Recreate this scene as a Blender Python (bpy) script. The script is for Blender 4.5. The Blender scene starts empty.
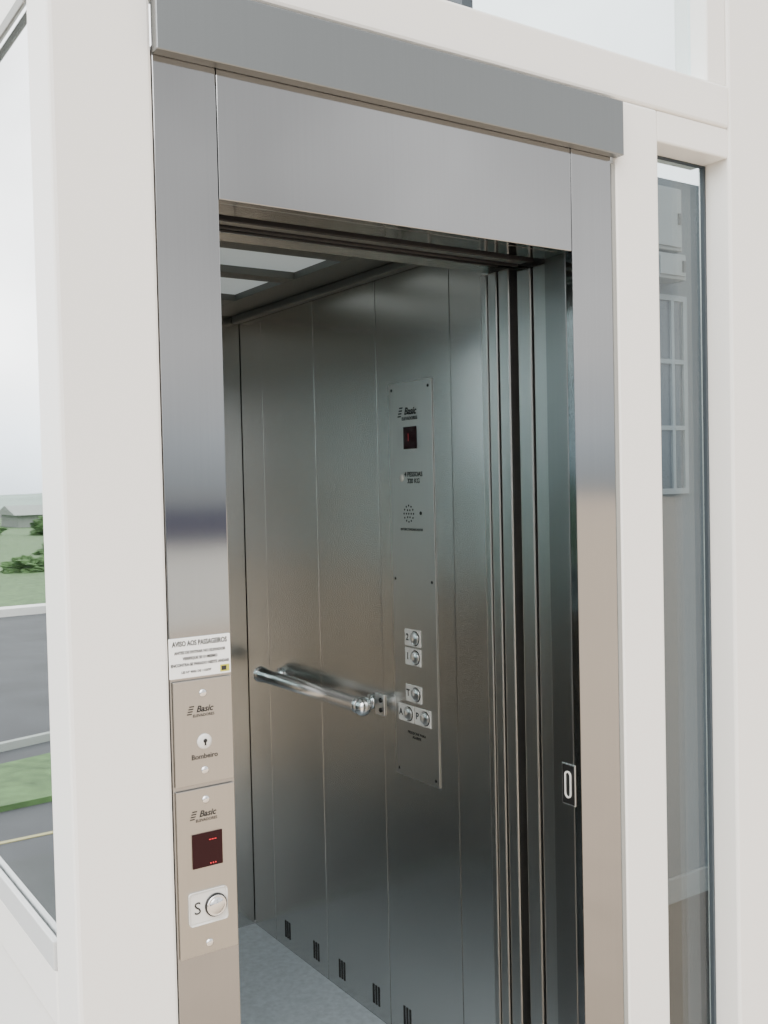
import bpy, bmesh, math, random
from mathutils import Vector, Matrix, noise
random.seed(3)
S=bpy.context.scene
C=S.collection
# ------------------------------------------------------------ camera
CAMP=Vector((-0.657,-1.40,1.568))
yaw,pitch,roll,fpx=math.radians(33.9),math.radians(-1.7),math.radians(1.3),1018.0
fw=Vector((math.sin(yaw)*math.cos(pitch),math.cos(yaw)*math.cos(pitch),math.sin(pitch)))
r0=fw.cross(Vector((0,0,1))).normalized(); u0=r0.cross(fw)
up=u0*math.cos(roll)+r0*math.sin(roll); rt=r0*math.cos(roll)-u0*math.sin(roll)
cd=bpy.data.cameras.new("camera"); cam=bpy.data.objects.new("camera",cd); C.objects.link(cam)
cd.sensor_fit='VERTICAL'; cd.sensor_height=36; cd.lens=fpx*36/1024; cd.clip_start=.02; cd.clip_end=1000
M=Matrix((rt,up,-fw)).transposed().to_4x4(); M.translation=CAMP; cam.matrix_world=M
S.camera=cam
# ------------------------------------------------------------ materials
def srgb(r,g,b):
    f=lambda c:(c/255/12.92) if c/255<=.04045 else ((c/255+.055)/1.055)**2.4
    return (f(r),f(g),f(b),1)
def mat(name,col,rough=.5,metal=0,emit=0,ecol=None,noise=0,nscale=8,bump=0,bscale=60,stretch=None,coat=0,spec=.5):
    m=bpy.data.materials.new(name); m.use_nodes=True; nt=m.node_tree; N=nt.nodes; L=nt.links
    b=N["Principled BSDF"]; b.inputs["Base Color"].default_value=col; b.inputs["Roughness"].default_value=rough
    b.inputs["Metallic"].default_value=metal; b.inputs["Coat Weight"].default_value=coat
    b.inputs["Specular IOR Level"].default_value=spec
    if emit: b.inputs["Emission Color"].default_value=ecol or col; b.inputs["Emission Strength"].default_value=emit
    if noise or bump:
        tc=N.new("ShaderNodeTexCoord"); mp=N.new("ShaderNodeMapping"); L.new(tc.outputs["Object"],mp.inputs["Vector"])
        if stretch: mp.inputs["Scale"].default_value=stretch
    if noise:
        n=N.new("ShaderNodeTexNoise"); n.inputs["Scale"].default_value=nscale; n.inputs["Detail"].default_value=6
        L.new(mp.outputs[0],n.inputs["Vector"])
        mx=N.new("ShaderNodeMix"); mx.data_type='RGBA'
        mx.inputs[6].default_value=tuple(c*(1-noise) for c in col[:3])+(1,); mx.inputs[7].default_value=tuple(min(1,c*(1+noise)) for c in col[:3])+(1,)
        L.new(n.outputs["Fac"],mx.inputs[0]); L.new(mx.outputs[2],b.inputs["Base Color"])
    if bump:
        n2=N.new("ShaderNodeTexNoise"); n2.inputs["Scale"].default_value=bscale; n2.inputs["Detail"].default_value=3
        L.new(mp.outputs[0],n2.inputs["Vector"])
        bp=N.new("ShaderNodeBump"); bp.inputs["Strength"].default_value=bump; bp.inputs["Distance"].default_value=.001
        L.new(n2.outputs["Fac"],bp.inputs["Height"]); L.new(bp.outputs[0],b.inputs["Normal"])
    return m
def steel(name,col,rough,grain=.03,wave=.35,wsc=2.2):
    # brushed stainless: fine streaks plus gentle sheet waviness
    m=bpy.data.materials.new(name); m.use_nodes=True; nt=m.node_tree; N=nt.nodes; L=nt.links
    b=N["Principled BSDF"]; b.inputs["Metallic"].default_value=1; b.inputs["Roughness"].default_value=rough
    tc=N.new("ShaderNodeTexCoord"); mp=N.new("ShaderNodeMapping"); mp.inputs["Scale"].default_value=(260,260,2.5)
    L.new(tc.outputs["Object"],mp.inputs["Vector"])
    n=N.new("ShaderNodeTexNoise"); n.inputs["Scale"].default_value=1; n.inputs["Detail"].default_value=4
    L.new(mp.outputs[0],n.inputs["Vector"])
    mx=N.new("ShaderNodeMix"); mx.data_type='RGBA'
    mx.inputs[6].default_value=tuple(c*(1-grain) for c in col[:3])+(1,); mx.inputs[7].default_value=tuple(min(1,c*(1+grain)) for c in col[:3])+(1,)
    L.new(n.outputs["Fac"],mx.inputs[0]); L.new(mx.outputs[2],b.inputs["Base Color"])
    n2=N.new("ShaderNodeTexNoise"); n2.inputs["Scale"].default_value=wsc; n2.inputs["Detail"].default_value=1
    L.new(tc.outputs["Object"],n2.inputs["Vector"])
    bp=N.new("ShaderNodeBump"); bp.inputs["Strength"].default_value=wave; bp.inputs["Distance"].default_value=.012
    L.new(n2.outputs["Fac"],bp.inputs["Height"]); L.new(bp.outputs[0],b.inputs["Normal"])
    return m
STEEL=steel("brushed_steel_frame",(.37,.37,.37,1),.09,wave=.12,wsc=3.0)
STEELC=steel("satin_steel_cover",(.25,.26,.26,1),.33)
STEELD=steel("brushed_steel_car",(.57,.57,.55,1),.24,wave=.8,wsc=1.8)
STEELL=steel("brushed_steel_leaf",(.52,.52,.50,1),.28)
STEELR=steel("brushed_steel_return",(.33,.33,.32,1),.28)
STEELP=steel("brushed_steel_panel",(.46,.44,.41,1),.3)
STEELK=steel("brushed_steel_control_panel",(.58,.58,.56,1),.34)
CHROME=mat("polished_chrome",(.85,.85,.85,1),.12,1)
RAILM=mat("satin_chrome_tube",(.92,.92,.92,1),.14,1)
BUTM=mat("satin_steel_button",(.9,.9,.89,1),.3,1)
WHITE=mat("white_gloss_paint",srgb(246,243,237),.38,noise=.02,nscale=3,bump=.15,bscale=40)
SEAL=mat("grey_sealant",srgb(150,150,145),.6,noise=.05)
GASK=mat("dark_grey_gasket",srgb(60,68,74),.6)
BEAD=mat("pale_grey_aluminium_bead",srgb(196,197,196),.5,noise=.04)
SLOT=mat("black_gap",(.006,.006,.006,1),.7)
BLACK=mat("black_plastic",(.012,.012,.012,1),.35)
INK=mat("black_ink",(.02,.02,.02,1),.6)
STICK=mat("white_vinyl",srgb(248,248,245),.45)
YEL=mat("yellow_ink",srgb(196,190,60),.5)
DISP=mat("dark_red_display_glass",(.02,.003,.005,1),.15,spec=.2)
RED=mat("red_led",(.6,.02,.03,1),.4,emit=.5,ecol=(1,.04,.06,1))
REDD=mat("dim_red_led",(.25,.01,.015,1),.4,emit=.1,ecol=(1,.04,.06,1))
PLATE=mat("pale_grey_button_plate",srgb(218,216,210),.4)
FLOORM=mat("speckled_blue_grey_vinyl",srgb(176,186,192),.5,noise=.3,nscale=60)
DIFF=mat("frosted_diffuser",srgb(170,178,176),.4,emit=.25,ecol=(.88,.97,.97,1))
CEIL=mat("grey_ceiling_metal",srgb(98,102,100),.45,.3)
TRACK=mat("black_track",(.03,.03,.032,1),.4,.5)
ASPH=mat("asphalt",srgb(62,64,66),.9,noise=.5,nscale=2,bump=.3)
DASPH=mat("dark_asphalt",srgb(38,42,42),.7,noise=.5,nscale=4)  # darker asphalt tone for the ground near the shaft
PAVE=mat("warm_grey_concrete_paving",srgb(186,168,148),.85,noise=.12,nscale=6)
GRASS=mat("grass",srgb(74,102,60),.95,noise=.95,nscale=9)
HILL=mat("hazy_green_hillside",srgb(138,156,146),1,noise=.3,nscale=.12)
KERB=mat("white_concrete",srgb(215,215,210),.8,noise=.05)
PALEW=mat("hazy_pale_grey",srgb(140,146,140),.8,noise=.1)  # distance haze mixed into the building's colour; the thin kerb shares it
YLINE=mat("yellow_road_paint",srgb(150,145,100),.7,noise=.1)
ROOMW=mat("blue_grey_plaster",srgb(66,74,80),.7,noise=.2,nscale=2)
WFR=mat("pale_window_frame",srgb(104,112,116),.6,noise=.04)
BASEB=mat("grey_baseboard_paint",srgb(95,99,100),.6,noise=.05)
BROWN=mat("dark_brown_floor",srgb(34,30,28),.5,noise=.2,nscale=20)
BOXM=mat("grey_enamel",srgb(108,113,114),.4,noise=.03)
DGLASS=mat("dark_window_glass",(.04,.05,.06,1),.15)
BLUE=mat("dark_blue_reflection_band",srgb(8,14,62),.5,noise=.1)
def glass(name,refl,tint):
    m=bpy.data.materials.new(name); m.use_nodes=True; nt=m.node_tree; N=nt.nodes; L=nt.links
    for n in list(N): N.remove(n)
    o=N.new("ShaderNodeOutputMaterial"); mx=N.new("ShaderNodeMixShader"); t=N.new("ShaderNodeBsdfTransparent"); g=N.new("ShaderNodeBsdfGlossy")
    g.inputs["Roughness"].default_value=.015; g.inputs["Color"].default_value=(.97,.99,1,1); t.inputs["Color"].default_value=tint
    lw=N.new("ShaderNodeLayerWeight"); lw.inputs["Blend"].default_value=.5
    pw=N.new("ShaderNodeMath"); pw.operation='POWER'; pw.inputs[1].default_value=4
    ma=N.new("ShaderNodeMath"); ma.operation='MULTIPLY_ADD'; ma.inputs[1].default_value=.7; ma.inputs[2].default_value=refl; ma.use_clamp=True
    L.new(lw.outputs["Facing"],pw.inputs[0]); L.new(pw.outputs[0],ma.inputs[0]); L.new(ma.outputs[0],mx.inputs[0]); L.new(t.outputs[0],mx.inputs[1]); L.new(g.outputs[0],mx.inputs[2]); L.new(mx.outputs[0],o.inputs[0])
    return m
GLASSR=glass("reflective_solar_glass",.62,(.85,.9,.9,1))
GLASSC=glass("clear_glass",.05,(.92,.97,.98,1))
# ------------------------------------------------------------ helpers
W={}
def reg(o,parent=None,label=None,cat=None,kind=None,group=None):
    C.objects.link(o); W[o.name]=o.location.copy()
    if parent is not None:
        o.parent=parent; o.location=W[o.name]-W[parent.name]
    if label:o["label"]=label
    if cat:o["category"]=cat
    if kind:o["kind"]=kind
    if group:o["group"]=group
    return o
def empty(name,loc,**k):
    o=bpy.data.objects.new(name,None); o.empty_display_size=.05; o.location=loc
    return reg(o,**k)
def finish(bm,name,loc,m,smooth=False):
    me=bpy.data.meshes.new(name); bm.normal_update()
    bmesh.ops.recalc_face_normals(bm,faces=bm.faces)
    bm.to_mesh(me); bm.free(); me.materials.append(m)
    if smooth:
        for p in me.polygons:p.use_smooth=True
    o=bpy.data.objects.new(name,me); o.location=loc
    return o
def addbox(bm,x0,x1,y0,y1,z0,z1,bev=0,org=(0,0,0),seg=2):
    r=bmesh.ops.create_cube(bm,size=1); vs=r['verts']
    for v in vs:
        v.co=Vector((x0+(v.co.x+.5)*(x1-x0)-org[0],y0+(v.co.y+.5)*(y1-y0)-org[1],z0+(v.co.z+.5)*(z1-z0)-org[2]))
    if bev:
        es={e for v in vs for e in v.link_edges}
        bmesh.ops.bevel(bm,geom=list(es),offset=bev,segments=seg,profile=.5,affect='EDGES')
def boxes(name,lst,m,bev=0,**k):
    x0=min(b[0] for b in lst);x1=max(b[1] for b in lst);y0=min(b[2] for b in lst);y1=max(b[3] for b in lst);z0=min(b[4] for b in lst)
    org=((x0+x1)/2,(y0+y1)/2,z0); bm=bmesh.new()
    for b in lst: addbox(bm,*b,bev=bev,org=org)
    return reg(finish(bm,name,org,m),**k)
def box(name,x0,x1,y0,y1,z0,z1,m,bev=0,**k): return boxes(name,[(x0,x1,y0,y1,z0,z1)],m,bev,**k)
def lathe(name,c,axis,prof,m,seg=32,**k):
    bm=bmesh.new(); ax=Vector(axis).normalized(); a=ax.orthogonal().normalized(); b=ax.cross(a)
    rings=[]
    for r,h in prof:
        rings.append([bm.verts.new(ax*h+(a*math.cos(t)+b*math.sin(t))*max(r,1e-5)) for t in [2*math.pi*i/seg for i in range(seg)]])
    for p,q in zip(rings,rings[1:]):
        for i in range(seg): bm.faces.new((p[i],p[(i+1)%seg],q[(i+1)%seg],q[i]))
    bm.faces.new(rings[0][::-1]); bm.faces.new(rings[-1])
    o=finish(bm,name,c,m)
    for p in o.data.polygons: p.use_smooth=len(p.vertices)==4
    return reg(o,**k)
FRONT=Matrix.Rotation(math.radians(90),4,'X')
SIDE=Matrix.Rotation(math.radians(-90),4,'Z')@Matrix.Rotation(math.radians(90),4,'X')
def text(name,body,size,loc,R,m,parent,shear=0,bold=0,wid=1,sp=1,**k):
    cu=bpy.data.curves.new(name,'FONT'); cu.body=body; cu.size=size; cu.align_x='CENTER'; cu.align_y='CENTER'; cu.extrude=.0002; cu.shear=shear; cu.offset=bold; cu.space_line=sp
    cu.resolution_u=3
    o=bpy.data.objects.new("tmp",cu); C.objects.link(o)
    me=bpy.data.meshes.new_from_object(o); bpy.data.objects.remove(o)
    me.transform(R@Matrix.Scale(wid,4,(1,0,0))); me.materials.clear(); me.materials.append(m)
    q=bpy.data.objects.new(name,me); q.location=loc
    return reg(q,parent=parent,**k)
def logo(cx,z,face,parent,s):
    if face=='F':
        P=lambda u,v:(cx+u,-.0045,z+v); R=FRONT
    else:
        P=lambda u,v:(WX-.0045,cx-u,z+v); R=SIDE
    text("brand_lettering","Basic",s,P(.12*s,.05*s),R,INK,parent,shear=.3,bold=.025*s)
    text("brand_lettering","ELEVADORES",s*.45,P(0,-.66*s),R,INK,parent,bold=.008*s)
    bm=bmesh.new()
    for i in range(4):
        v=.42*s-.28*s*i-.05*s; w=.14*s; sh=-.1*s*i
        pts=[(-1.75*s+sh,v),(-1.15*s+sh,v),(-1.1*s+sh,v+w),(-1.7*s+sh,v+w)]
        vs=[]
        for a,b in pts:
            p=Vector((a,b,.0001)); p.rotate(R.to_euler()); vs.append(bm.verts.new(p))
        bm.faces.new(vs)
    o=finish(bm,"brand_mark",P(0,0),INK); reg(o,parent=parent)
# ------------------------------------------------------------ white shaft frame
fr=empty("shaft_frame",(0.5,.05,0),label="white painted tubular steel frame enclosing the lift shaft",cat="steel frame")
F=dict(parent=fr)
B=.006
LP=-.246
box("post",LP,-.100,-.004,.10,-.02,2.7,WHITE,B,**F)
box("post",.842,.966,-.002,.10,-.02,2.302,WHITE,B,**F)
box("post",1.190,1.46,-.002,.082,-.02,3.2,WHITE,B,**F)
box("beam",-.099,1.189,-.003,.10,2.303,2.392,WHITE,B,**F)
box("beam",.967,1.189,.001,.10,2.24,2.3025,WHITE,.004,**F)
box("post",1.128,1.189,.004,.09,2.3925,3.2,WHITE,.004,**F)
box("side_rail",LP,-.19,.101,2.1,.77,.86,WHITE,B,**F)
box("side_rail",LP,-.19,.101,2.1,2.28,2.39,WHITE,B,**F)
box("side_post",LP,-.18,2.101,2.2,0,2.7,WHITE,B,**F)
box("side_panel",LP+.012,-.20,.101,2.1,0,.769,WHITE,.002,**F)
box("bead_strip",LP-.004,LP+.006,.101,2.1,.861,.905,BEAD,.002,**F,label="grey glazing bead")
box("bead_strip",LP-.004,LP-.0005,.101,2.1,2.262,2.279,SEAL,.001,**F,label="grey glazing bead")
box("sealant_joint",.832,.8415,-.001,.02,0,2.175,SEAL,0,**F)
boxes("window_1",[(LP+.008,LP+.014,.104,2.09,.862,2.278)],GLASSR,0,kind="structure",label="tall side pane of reflective glass in white frame",cat="window")
boxes("window_2",[(.967,1.189,.070,.078,.0,2.239)],GLASSC,0,kind="structure",label="narrow tall clear glass pane between white posts",cat="window")
boxes("window_3",[(.52,1.127,.045,.053,2.393,3.2)],GLASSC,0,kind="structure",label="bright glass pane above the white beam",cat="window")
boxes("trim_1",[(.967,.969,.06,.0695,0,2.239),(1.182,1.189,.06,.0695,0,2.239),(.969,1.182,.06,.0695,2.236,2.239)],GASK,0,kind="structure",label="thin dark glazing gasket around narrow pane",cat="gasket")
boxes("trim_2",[(.495,.5195,.03,.09,2.393,3.2)],GASK,0,kind="structure",label="slim dark aluminium glazing bar",cat="glazing bar")
# ------------------------------------------------------------ landing door frame
df=empty("door_frame",(.36,.03,0),label="brushed stainless steel lift door surround with open doorway",cat="lift door frame")
D=dict(parent=df)
boxes("jamb",[(-.0985,0,0,.02,0,2.20),(-.02,0,.02,.078,0,2.20)],STEEL,.0015,**D)
boxes("jamb",[(.7255,.8315,0,.02,0,2.20)],STEEL,.0015,**D)
box("jamb_return",.7256,.7455,.0205,.078,0,1.995,STEELR,.0015,**D)
boxes("lintel",[(.0012,.7243,.0005,.02,1.994,2.20),(.0012,.7243,.02,.078,1.994,2.006)],STEEL,.0015,**D)
box("header_cover",-.0995,.846,-.022,-.0005,2.186,2.29,STEELC,.002,**D,label="projecting brushed steel cover strip above lintel")
boxes("door_track",[(-.02,.94,.081,.19,2.006,2.11),(-.02,.72,.102,.107,1.992,2.006),(-.02,.72,.148,.153,1.992,2.006)],TRACK,.001,**D,label="black sliding door track")
box("track_rail",-.02,.72,.112,.142,1.996,2.0055,STEELL,.001,**D)
boxes("shaft_reveal",[(-.1,-.02,.05,.155,0,2.177)],STEELL,0,**D)
box("door_leaf",.735,.94,.083,.122,.012,1.99,STEELL,.003,**D)
box("door_leaf",.735,.94,.131,.170,.012,1.99,STEELL,.003,**D)
box("sill",-.02,.94,.08,.18,-.03,.003,STEELL,.001,**D)
fp=empty("finger_pull",(.7254,.03,.935),**D,label="black recessed finger pull with pale oval ring")
PY=.034
box("pull_border",.7240,.7256,PY-.018,PY+.018,.932,1.013,BUTM,.001,parent=fp,label="pale thin border")
box("pull_plate",.7232,.7239,PY-.0158,PY+.0158,.9345,1.0105,BLACK,.0002,parent=fp)
bm=bmesh.new()
pts=[]
for i in range(28):
    a=2*math.pi*i/28; pts.append((math.cos(a)*.0085,math.sin(a)*.0085+(.018 if math.sin(a)>0 else -.018)))
ring=[]
for (a,b) in pts:
    row=[]
    for s,h in ((1,0),(1,-.002),(.7,-.002),(.7,0)):
        row.append(bm.verts.new((h,a*s,b*(1-(1-s)*.4))))
    ring.append(row)
for i in range(28):
    p,q=ring[i],ring[(i+1)%28]
    for j in range(4): bm.faces.new((p[j],p[(j+1)%4],q[(j+1)%4],q[j]))
reg(finish(bm,"pull_ring",(.7231,PY,.9725),PLATE),parent=fp)
# ------------------------------------------------------------ lift car
WX=.94; BY=1.862; LX=-.16; H=2.178
car=empty("lift_car",(.4,1.0,0),label="brushed stainless steel lift car with panelled walls",cat="lift car")
K=dict(parent=car)
seams=[.31,.66,1.0,1.35,1.70,BY]
for i in range(5):
    y0,y1=seams[i]+.0015,seams[i+1]-.0015
    o=box("wall_panel",WX,WX+.025,y0,y1,.0,H,STEELD,.0012,**K)
    if i in(1,2,3):
        for c in (y0+.055,y1-.10):
            boxes("vent_slots",[(WX-.0012,WX+.001,c+j*.014,c+j*.014+.0075,.035,.092) for j in range(3)],SLOT,0,**K,label="row of short vertical vent slots")
box("wall_backing",WX+.0255,WX+.03,.31,BY+.03,0,H,SLOT,0,**K)
box("wall_backing",LX,WX+.025,BY+.0255,BY+.03,0,H,SLOT,0,**K)  # black sheet added behind the rear wall to stop light leaking through gaps
bx=[LX,.2,.56,WX]
for i in range(3): box("rear_wall_panel",bx[i]+.0015,bx[i+1]-.0015,BY+.001,BY+.025,0,H,STEELD,.0012,**K)
for i in range(5): box("wall_panel",LX-.025,LX,seams[i]+.0015,seams[i+1]-.0015,0,1.15,STEELD,.0012,**K)
box("glazing_rail",LX-.025,LX,.31,BY,2.09,H,STEELD,.0015,**K)
box("car_window",LX-.016,LX-.010,.33,BY-.02,1.151,2.089,GLASSC,0,**K,label="clear panoramic glass pane")
box("car_floor",LX,WX-.0005,.19,BY,-.04,.0,FLOORM,0,**K,label="pale blue-grey speckled floor")
box("front_return",LX,-.035,.29,.31,0,H,STEELD,.001,**K)
box("front_return",.76,WX-.001,.288,.31,0,H,STEELD,.001,**K)
boxes("car_header",[(LX,WX-.001,.245,.305,2.012,2.17)],STEELD,.002,**K)
boxes("car_door_track",[(LX,WX,.195,.242,2.02,2.10),(LX,.72,.21,.215,2.004,2.02)],TRACK,.001,**K,label="black sliding door track")
box("car_door_leaf",.735,.93,.197,.228,.012,2.0,STEELL,.003,**K)
box("car_door_leaf",.735,.93,.236,.262,.012,2.0,STEELL,.003,**K)
box("car_door_leaf",.735,.752,.268,.286,.0,2.0,STEELL,.003,**K)
ce=empty("car_ceiling",(.4,1.0,H),**K)
holes=[(.44,.86),(.93,1.19),(1.26,1.58)]
hx0,hx1=-.02,.79
lst=[(LX,hx0,.31,BY,H-.02,H+.02),(hx1,WX-.001,.31,BY,H-.02,H+.02)]
ys=[.31]+[v for h in holes for v in h]+[BY]
for i in range(0,len(ys),2): lst.append((hx0,hx1,ys[i],ys[i+1],H-.02,H+.02))
boxes("ceiling_frame",lst,CEIL,.001,parent=ce,label="grey metal ceiling grid")
for a,b in holes: box("light_diffuser",hx0,hx1,a,b,H+.0,H+.006,DIFF,0,parent=ce,label="frosted ceiling light panel")
boxes("cornice",[(WX-.03,WX-.001,.31,BY,H-.045,H-.021)],CEIL,.004,parent=ce)
box("roof_plate",LX-.03,WX+.03,.19,BY+.03,H+.021,H+.04,TRACK,0,parent=ce)
hr=empty("handrail",(.9,1.3,.93),**K,label="short chrome tubular handrail on wall brackets")
HX=WX-.055; HZ=.932; Y0=1.035
lathe("rail_bar",(HX,Y0,HZ),(0,1,0),[(.0,0),(.019,0),(.025,.004),(.025,.018),(.022,.02),(.022,.60),(.025,.602),(.025,.61),(.015,.614),(0,.614)],RAILM,parent=hr)
for y in (Y0+.03,1.62):
    lathe("rail_bracket",(HX,y,HZ),(1,0,0),[(.009,0),(.009,.047),(.022,.048),(.022,.0545)],RAILM,parent=hr)
for y in (Y0,Y0+.614):
    s=-1 if y<1.2 else 1
    lathe("rail_end_cap",(HX,y,HZ),(0,s,0),[(.023,0),(.027,.006),(.027,.016),(.019,.026),(.009,.031),(0,.032)],RAILM,parent=hr)
box("mounting_plate",WX-.005,WX-.0002,.992,1.040,HZ-.03,HZ+.03,BUTM,.002,parent=hr)
for z in (HZ-.014,HZ+.014): lathe("mounting_bolt",(WX-.005,1.006,z),(-1,0,0),[(.007,0),(.007,.004),(.003,.006),(0,.006)],BLACK,seg=12,parent=hr)
cp=empty("control_panel",(WX,.835,.755),**K,label="tall brushed steel control panel with round buttons")
Q=dict(parent=cp)
box("face_plate",WX-.004,WX-.0002,.738,.935,.755,1.836,STEELK,.0012,**Q)
for y in (.752,.921):
    for z in (.772,1.30,1.818):
        lathe("screw",(WX-.0038,y,z),(-1,0,0),[(.0045,0),(.0045,.001),(.003,.002),(0,.0022)],BLACK,seg=12,**Q)
logo(.838,1.755,'S',cp,.027)
box("floor_display",WX-.006,WX-.004,.806,.866,1.655,1.715,DISP,.0005,**Q,label="dark red floor indicator display")
text("display_digit","1",.03,(WX-.0065,.842,1.685),SIDE,REDD,cp)
text("capacity_lettering","4 PESSOAS\n320 KG",.018,(WX-.0045,.825,1.577),SIDE,INK,cp,bold=.0003)
bm=bmesh.new()
pts=[(0,0)]+[(math.cos(2*math.pi*i/6)*.011,math.sin(2*math.pi*i/6)*.011) for i in range(6)]+[(math.cos(2*math.pi*i/12)*.022,math.sin(2*math.pi*i/12)*.022) for i in range(12)]
for a,b in pts:
    vs=[bm.verts.new((0,a+.0030*math.cos(t),b+.0030*math.sin(t))) for t in [2*math.pi*k/8 for k in range(8)]]; bm.faces.new(vs)
reg(finish(bm,"speaker_grille",(WX-.0043,.85,1.48),SLOT),parent=cp)
lathe("microphone_hole",(WX-.004,.795,1.482),(-1,0,0),[(.005,0),(.005,.001),(.004,.0012),(0,.0012)],BLACK,seg=16,**Q)
text("small_lettering","INTERCOMUNICADOR",.010,(WX-.0045,.838,1.437),SIDE,INK,cp)
lathe("overload_lamp",(WX-.004,.88,1.577),(-1,0,0),[(.010,0),(.010,.001),(0,.0015)],PLATE,seg=16,**Q)
def rbtn(y,z,g):
    e=empty("call_button",(WX-.004,y,z),parent=cp,label="round steel button beside pale number plate")
    box("button_plate",WX-.0075,WX-.004,y-.036,y+.036,z-.0235,z+.0235,PLATE,.0015,parent=e)
    lathe("button_collar",(WX-.0075,y-.013,z),(-1,0,0),[(.0200,0),(.0200,.001),(0,.001)],BLACK,parent=e)
    lathe("button",(WX-.0085,y-.013,z),(-1,0,0),[(.0178,0),(.0178,.003),(.016,.004),(.0155,.002),(.014,.004),(0,.0045)],BUTM,parent=e)
    text("button_glyph",g,.026,(WX-.008,y+.023,z),SIDE,INK,e,bold=.0006)
for y,z,g in ((.842,1.143,"2"),(.842,1.091,"1"),(.843,.990,"T"),(.880,.932,"A"),(.803,.932,"P")): rbtn(y,z,g)
text("small_lettering","PRESSIONE PARA\nALARME",.011,(WX-.0045,.835,.875),SIDE,INK,cp)
# ------------------------------------------------------------ landing station plates
def plate(name,z0,z1,label,x0=-.0955,x1=-.003):
    e=empty(name,((x0+x1)/2,0,z0),label=label,cat="call panel")
    box("face_plate",x0,x1,-.0042,-.0003,z0,z1,STEELP,.0012,parent=e)
    return e
ks=plate("key_switch_panel",1.127,1.283,"small brushed steel plate with keyed switch on door jamb")
cx=-.0490
for z in (1.262,1.147): lathe("screw",(cx,-.004,z),(0,-1,0),[(.006,0),(.006,.001),(.004,.0022),(0,.0025)],CHROME,seg=16,parent=ks)
logo(cx,1.238,'F',ks,.013)
lathe("key_barrel",(cx,-.004,1.190),(0,-1,0),[(.0115,0),(.0115,.002),(.009,.004),(0,.004)],PLATE,parent=ks)
lathe("key_hole",(cx,-.0078,1.1915),(0,-1,0),[(.0032,0),(.0032,.0006),(0,.0006)],BLACK,seg=16,parent=ks)
box("key_slot",cx-.0014,cx+.0014,-.0084,-.0078,1.1845,1.1915,BLACK,0,parent=ks)
text("lettering","Bombeiro",.0105,(cx,-.0045,1.168),FRONT,INK,ks,bold=.0002)
cs=plate("call_station",.872,1.121,"brushed steel landing call plate with red display and button")
for z in (1.103,.888): lathe("screw",(cx,-.004,z),(0,-1,0),[(.006,0),(.006,.001),(.004,.0022),(0,.0025)],CHROME,seg=16,parent=cs)
logo(cx,1.082,'F',cs,.013)
box("floor_display",cx-.024,cx+.024,-.0062,-.0042,1.003,1.054,DISP,.0005,parent=cs,label="dark display with faint red digits")
text("display_digit","---",.013,(cx+.008,-.0067,1.044),FRONT,RED,cs)
text("display_digit","...",.018,(cx+.008,-.0067,1.012),FRONT,RED,cs)
box("button_plate",cx-.032,cx+.029,-.0062,-.0042,.919,.968,PLATE,.004,parent=cs,label="pale grey button backing plate")
text("button_glyph","S",.026,(cx-.019,-.0066,.9435),FRONT,INK,cs)
lathe("button_collar",(cx+.010,-.006,.9435),(0,-1,0),[(.0175,0),(.0175,.002),(.0165,.0025),(0,.0025)],BLACK,parent=cs)
lathe("button",(cx+.010,-.008,.9435),(0,-1,0),[(.0155,0),(.0155,.003),(.0140,.004),(.013,.002),(.012,.004),(0,.0045)],CHROME,parent=cs)
ws=empty("warning_sign",(-.052,-.001,1.287),label="white notice sticker with black capitals on steel jamb",cat="sign")
box("sticker",-.0995,-.0025,-.0035,-.0003,1.287,1.346,STICK,.0008,parent=ws)
text("notice_lettering","AVISO AOS PASSAGEIROS",.0104,(-.0515,-.0038,1.3375),FRONT,INK,ws,bold=.0003,wid=.73)
for k,(t,zz) in enumerate((("ANTES DE ENTRAR NO ELEVADOR",1.3245),("VERIFIQUE SE O MESMO",1.3155),("ENCONTRA-SE PARADO NESTE ANDAR",1.3065))):
    text("notice_lettering",t,.0060,(-.0515,-.0038,zz),FRONT,INK,ws,bold=.00018,wid=.86)
text("notice_lettering","LEI Nº 9502 DE 11/3/97",.0048,(-.058,-.0038,1.2955),FRONT,INK,ws,bold=.0001)
box("yellow_emblem",-.020,-.005,-.0038,-.0034,1.290,1.3005,YEL,0,parent=ws)
box("emblem_mark",-.018,-.010,-.0041,-.0037,1.292,1.2985,INK,0,parent=ws)
# ------------------------------------------------------------ room beyond narrow pane
box("wall_back",1.0,3.2,1.10,1.20,0,2.64,ROOMW,0,kind="structure")
box("baseboard_back",1.0,3.2,1.085,1.0995,0,.09,BASEB,.002,kind="structure")
box("floor",.98,3.2,.195,1.0995,-.03,.0,BROWN,0,kind="structure")
def ebox(x0,x1,z0,z1,label):
    e=empty("electrical_box",((x0+x1)/2,1.09,z0),label=label,cat="electrical box")
    box("housing",x0,x1,1.02,1.0995,z0,z1,BOXM,.004,parent=e)
    box("cover_door",x0+.01,x1-.01,1.012,1.0195,z0+.012,z1-.012,BOXM,.002,parent=e)
    box("latch",x1-.03,x1-.018,1.006,1.0118,(z0+z1)/2-.02,(z0+z1)/2+.02,BLACK,.001,parent=e)
ebox(2.06,2.27,2.36,2.58,"grey enamelled electrical box on grey wall")
ebox(2.14,2.29,2.26,2.35,"small grey enamelled electrical box on grey wall")
x0,x1,z0,z1=2.00,2.37,1.50,2.22
lst=[(x0,x1,1.085,1.0995,z0,z0+.02),(x0,x1,1.085,1.0995,z1-.02,z1),(x0,x0+.02,1.085,1.0995,z0+.02,z1-.02),(x1-.02,x1,1.085,1.0995,z0+.02,z1-.02),(2.285,2.30,1.085,1.0995,z0+.02,z1-.02)]
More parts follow.
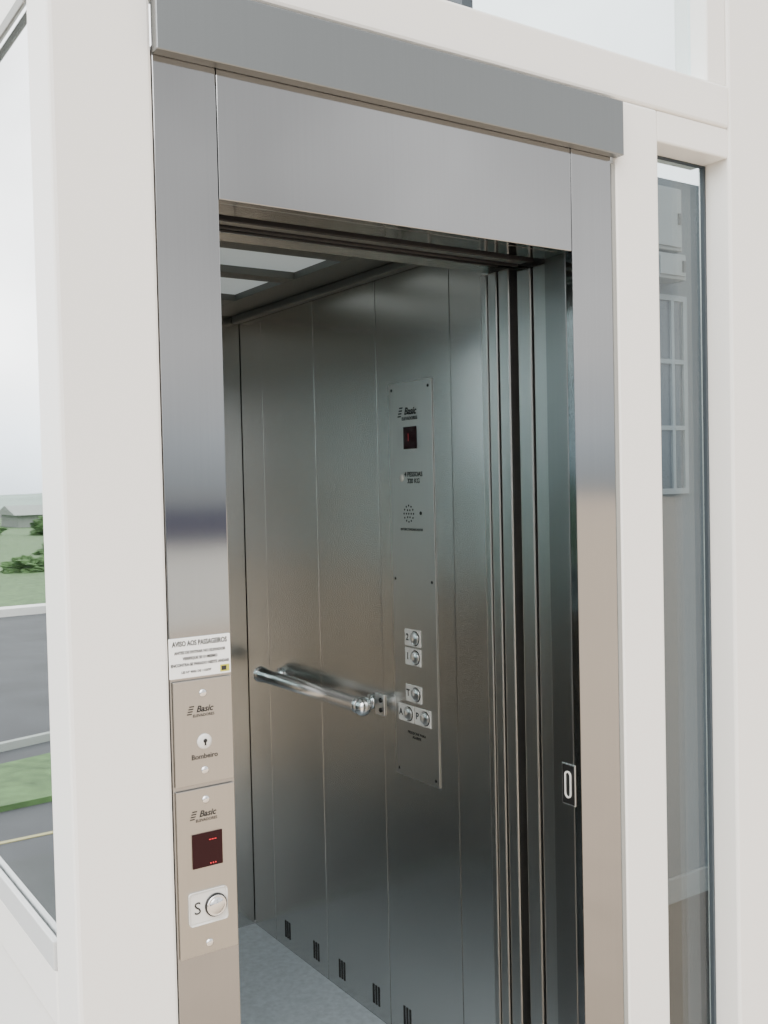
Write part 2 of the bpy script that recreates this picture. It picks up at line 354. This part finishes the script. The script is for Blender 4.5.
for k in range(1,3): lst.append((x0+.02,x1-.02,1.0851,1.0995,z0+(z1-z0)*k/3-.008,z0+(z1-z0)*k/3+.008))
boxes("window_4",lst,WFR,0,kind="structure",label="pale gridded frame of dark interior window",cat="window")
box("window_5",x0+.02,x1-.02,1.094,1.0985,z0+.02,z1-.02,DGLASS,0,kind="structure",label="dark glass panes of interior window",cat="window")
# ------------------------------------------------------------ outdoors
box("ground",-60,60,-60,120,-.30,-.06,ASPH,0,kind="structure",label="grey asphalt yard around the building")
box("floor_landing",-3.0,58,-58,.05,-.0599,-.001,PAVE,0,kind="structure",label="warm grey concrete landing floor before the lift",cat="floor")
def sheet(name,pts,z,m,h=.02,**k):
    bm=bmesh.new(); cxx=sum(p[0] for p in pts)/len(pts); cyy=sum(p[1] for p in pts)/len(pts)
    lo=[bm.verts.new((x-cxx,y-cyy,0)) for x,y in pts]; hi=[bm.verts.new((x-cxx,y-cyy,h)) for x,y in pts]
    bm.faces.new(hi); bm.faces.new(lo[::-1])
    n=len(pts)
    for i in range(n): bm.faces.new((lo[i],lo[(i+1)%n],hi[(i+1)%n],hi[i]))
    return reg(finish(bm,name,(cxx,cyy,z),m),**k)
sheet("lawn",[(-14,4.9),(-.5,3.9),(-.5,4.6),(-14,7.8)],-.0599,GRASS,.03,label="strip of green lawn beside the road",cat="lawn")
sheet("lawn",[(-60,14),(-.4,12.5),(10,12.5),(10,60),(-60,60)],-.0599,GRASS,.03,label="wide green field beyond the white kerb",cat="lawn")
sheet("kerb",[(-60,13.6),(-.4,12.1),(-.4,12.4),(-60,13.9)],-.0599,KERB,.10,label="white painted concrete kerb along the road",cat="kerb")
sheet("kerb",[(-14,8.6),(-.5,4.95),(-.5,5.0),(-14,8.66)],-.0599,PALEW,.05,label="thin grey kerb slanting beside the lawn",cat="kerb")
sheet("road_line",[(-14,3.45),(-.5,3.45),(-.5,3.48),(-14,3.48)],-.0599,YLINE,.004,label="yellow painted line on asphalt",cat="road marking")
sheet("asphalt_patch",[(-14,.3),(-.5,.3),(-.5,3.2),(-14,3.2)],-.0599,DASPH,.004,label="dark patch of asphalt beside the lift shaft",cat="pavement")
def hill(name,y,x0,x1,h,m,label):
    bm=bmesh.new(); n=60; rows=[]
    for j in range(8):
        t=j/7
        row=[]
        for i in range(n+1):
            x=x0+(x1-x0)*i/n
            hh=h*(.75+.25*math.sin(x*.045+y)+.12*math.sin(x*.13))
            row.append(bm.verts.new((x,y+t*30,hh*math.sin(t*math.pi/2)+ (random.uniform(-.15,.15) if j else -.5))))
        rows.append(row)
    for a,b in zip(rows,rows[1:]):
        for i in range(n): bm.faces.new((a[i],a[i+1],b[i+1],b[i]))
    return reg(finish(bm,name,(0,0,-.06),m,True),label=label,cat="hill")
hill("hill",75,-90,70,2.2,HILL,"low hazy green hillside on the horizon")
def bush(x,y,r,label,z=-.0298):
    bm=bmesh.new(); bmesh.ops.create_icosphere(bm,subdivisions=5,radius=1)
    for v in bm.verts:
        n=noise.noise(v.co*2.3+Vector((x,y,0)))*.4+noise.noise(v.co*7+Vector((x,0,y)))*.25+noise.noise(v.co*18+Vector((x,0,y)))*.15
        v.co*=1+n; v.co=Vector((v.co.x*r*1.6,v.co.y*r,max(0,v.co.z*r*.7+.2*r)))
    return reg(finish(bm,"bush",(x,y,z),GRASS),label=label,cat="bush",group="bushes in the field")
for x,y,r in ((-5.2,19,.32),(-7.5,24,.5),(-3.6,22,.38),(-10.5,27,.6),(-6.0,30,.6),(-2.2,16,.25),(-14.5,37,.9),(-10.8,35,.8),(-7.4,37,.8)): bush(x,y,r,"rounded green bush growing in the grassy field")
bb=empty("building",(-13,44,-.029),label="small pale farm building with grey roof in the field",cat="building")
box("building_wall",-15.2,-11,43,46,-.029,.5,PALEW,0,parent=bb)
bm=bmesh.new(); v=[bm.verts.new(c) for c in ((-2.3,-1.7,0),(2.3,-1.7,0),(2.3,1.7,0),(-2.3,1.7,0),(-2.3,0,.4),(2.3,0,.4))]
for f in ((0,1,5,4),(2,3,4,5),(0,4,3),(1,2,5),(0,3,2,1)): bm.faces.new([v[i] for i in f])
reg(finish(bm,"building_roof",(-13.1,44.5,.5),PALEW),parent=bb)
bw=empty("reflection_wall",(4,-9.1,-.001),label="added unseen low wall with dark blue top band, reflected in the jamb",cat="wall")  # unseen wall added so the left jamb reflects a dark blue band
box("wall_base",2.2,5.6,-9.2,-9.0,-.001,.91,KERB,.01,parent=bw)
box("wall_cap",2.2,5.6,-9.22,-8.98,.911,1.30,BLUE,.01,parent=bw,label="dark blue band added for the jamb reflection")
# ------------------------------------------------------------ world: overcast, brighter towards one side
w=bpy.data.worlds.new("world"); S.world=w; w.use_nodes=True; N=w.node_tree.nodes; L=w.node_tree.links
bg=N["Background"]; tc=N.new("ShaderNodeTexCoord"); sx=N.new("ShaderNodeSeparateXYZ"); mr=N.new("ShaderNodeMapRange"); cr=N.new("ShaderNodeValToRGB")
mr.inputs[1].default_value=-1; mr.inputs[2].default_value=1
L.new(tc.outputs["Generated"],sx.inputs[0]); L.new(sx.outputs[2],mr.inputs[0]); L.new(mr.outputs[0],cr.inputs[0])
e=cr.color_ramp.elements; e[0].position=0; e[0].color=(.10,.11,.10,1); e[1].position=1; e[1].color=(.95,.98,1,1)
for p,c in ((.488,(.42,.43,.42,1)),(.500,(.50,.55,.59,1)),(.522,(.70,.76,.81,1)),(.56,(1.0,1.0,1.0,1))):
    q=e.new(p); q.color=c
dp=N.new("ShaderNodeVectorMath"); dp.operation='DOT_PRODUCT'; dp.inputs[1].default_value=(.60,-.80,.0)
L.new(tc.outputs["Generated"],dp.inputs[0])
m2=N.new("ShaderNodeMapRange"); m2.interpolation_type='SMOOTHSTEP'
m2.inputs[1].default_value=-.95; m2.inputs[2].default_value=.90; m2.inputs[3].default_value=1.65; m2.inputs[4].default_value=.46
L.new(dp.outputs["Value"],m2.inputs[0])
cn=N.new("ShaderNodeTexNoise"); cn.inputs["Scale"].default_value=3.5; cn.inputs["Detail"].default_value=4; L.new(tc.outputs["Generated"],cn.inputs["Vector"])
m3=N.new("ShaderNodeMapRange"); m3.inputs[1].default_value=.3; m3.inputs[2].default_value=.7; m3.inputs[3].default_value=.68; m3.inputs[4].default_value=1.28
L.new(cn.outputs["Fac"],m3.inputs[0])
mu=N.new("ShaderNodeMath"); mu.operation='MULTIPLY'; L.new(m2.outputs[0],mu.inputs[0]); L.new(m3.outputs[0],mu.inputs[1])
vs=N.new("ShaderNodeVectorMath"); vs.operation='SCALE'; L.new(cr.outputs[0],vs.inputs[0]); L.new(mu.outputs[0],vs.inputs["Scale"]); L.new(vs.outputs[0],bg.inputs[0])
bg.inputs[1].default_value=2.9
ld=bpy.data.lights.new("overcast_daylight",'SUN'); ld.energy=3.2; ld.angle=math.radians(60); lo=bpy.data.objects.new("overcast_daylight",ld); C.objects.link(lo)
lo.rotation_euler=(math.radians(45),0,math.radians(-40))
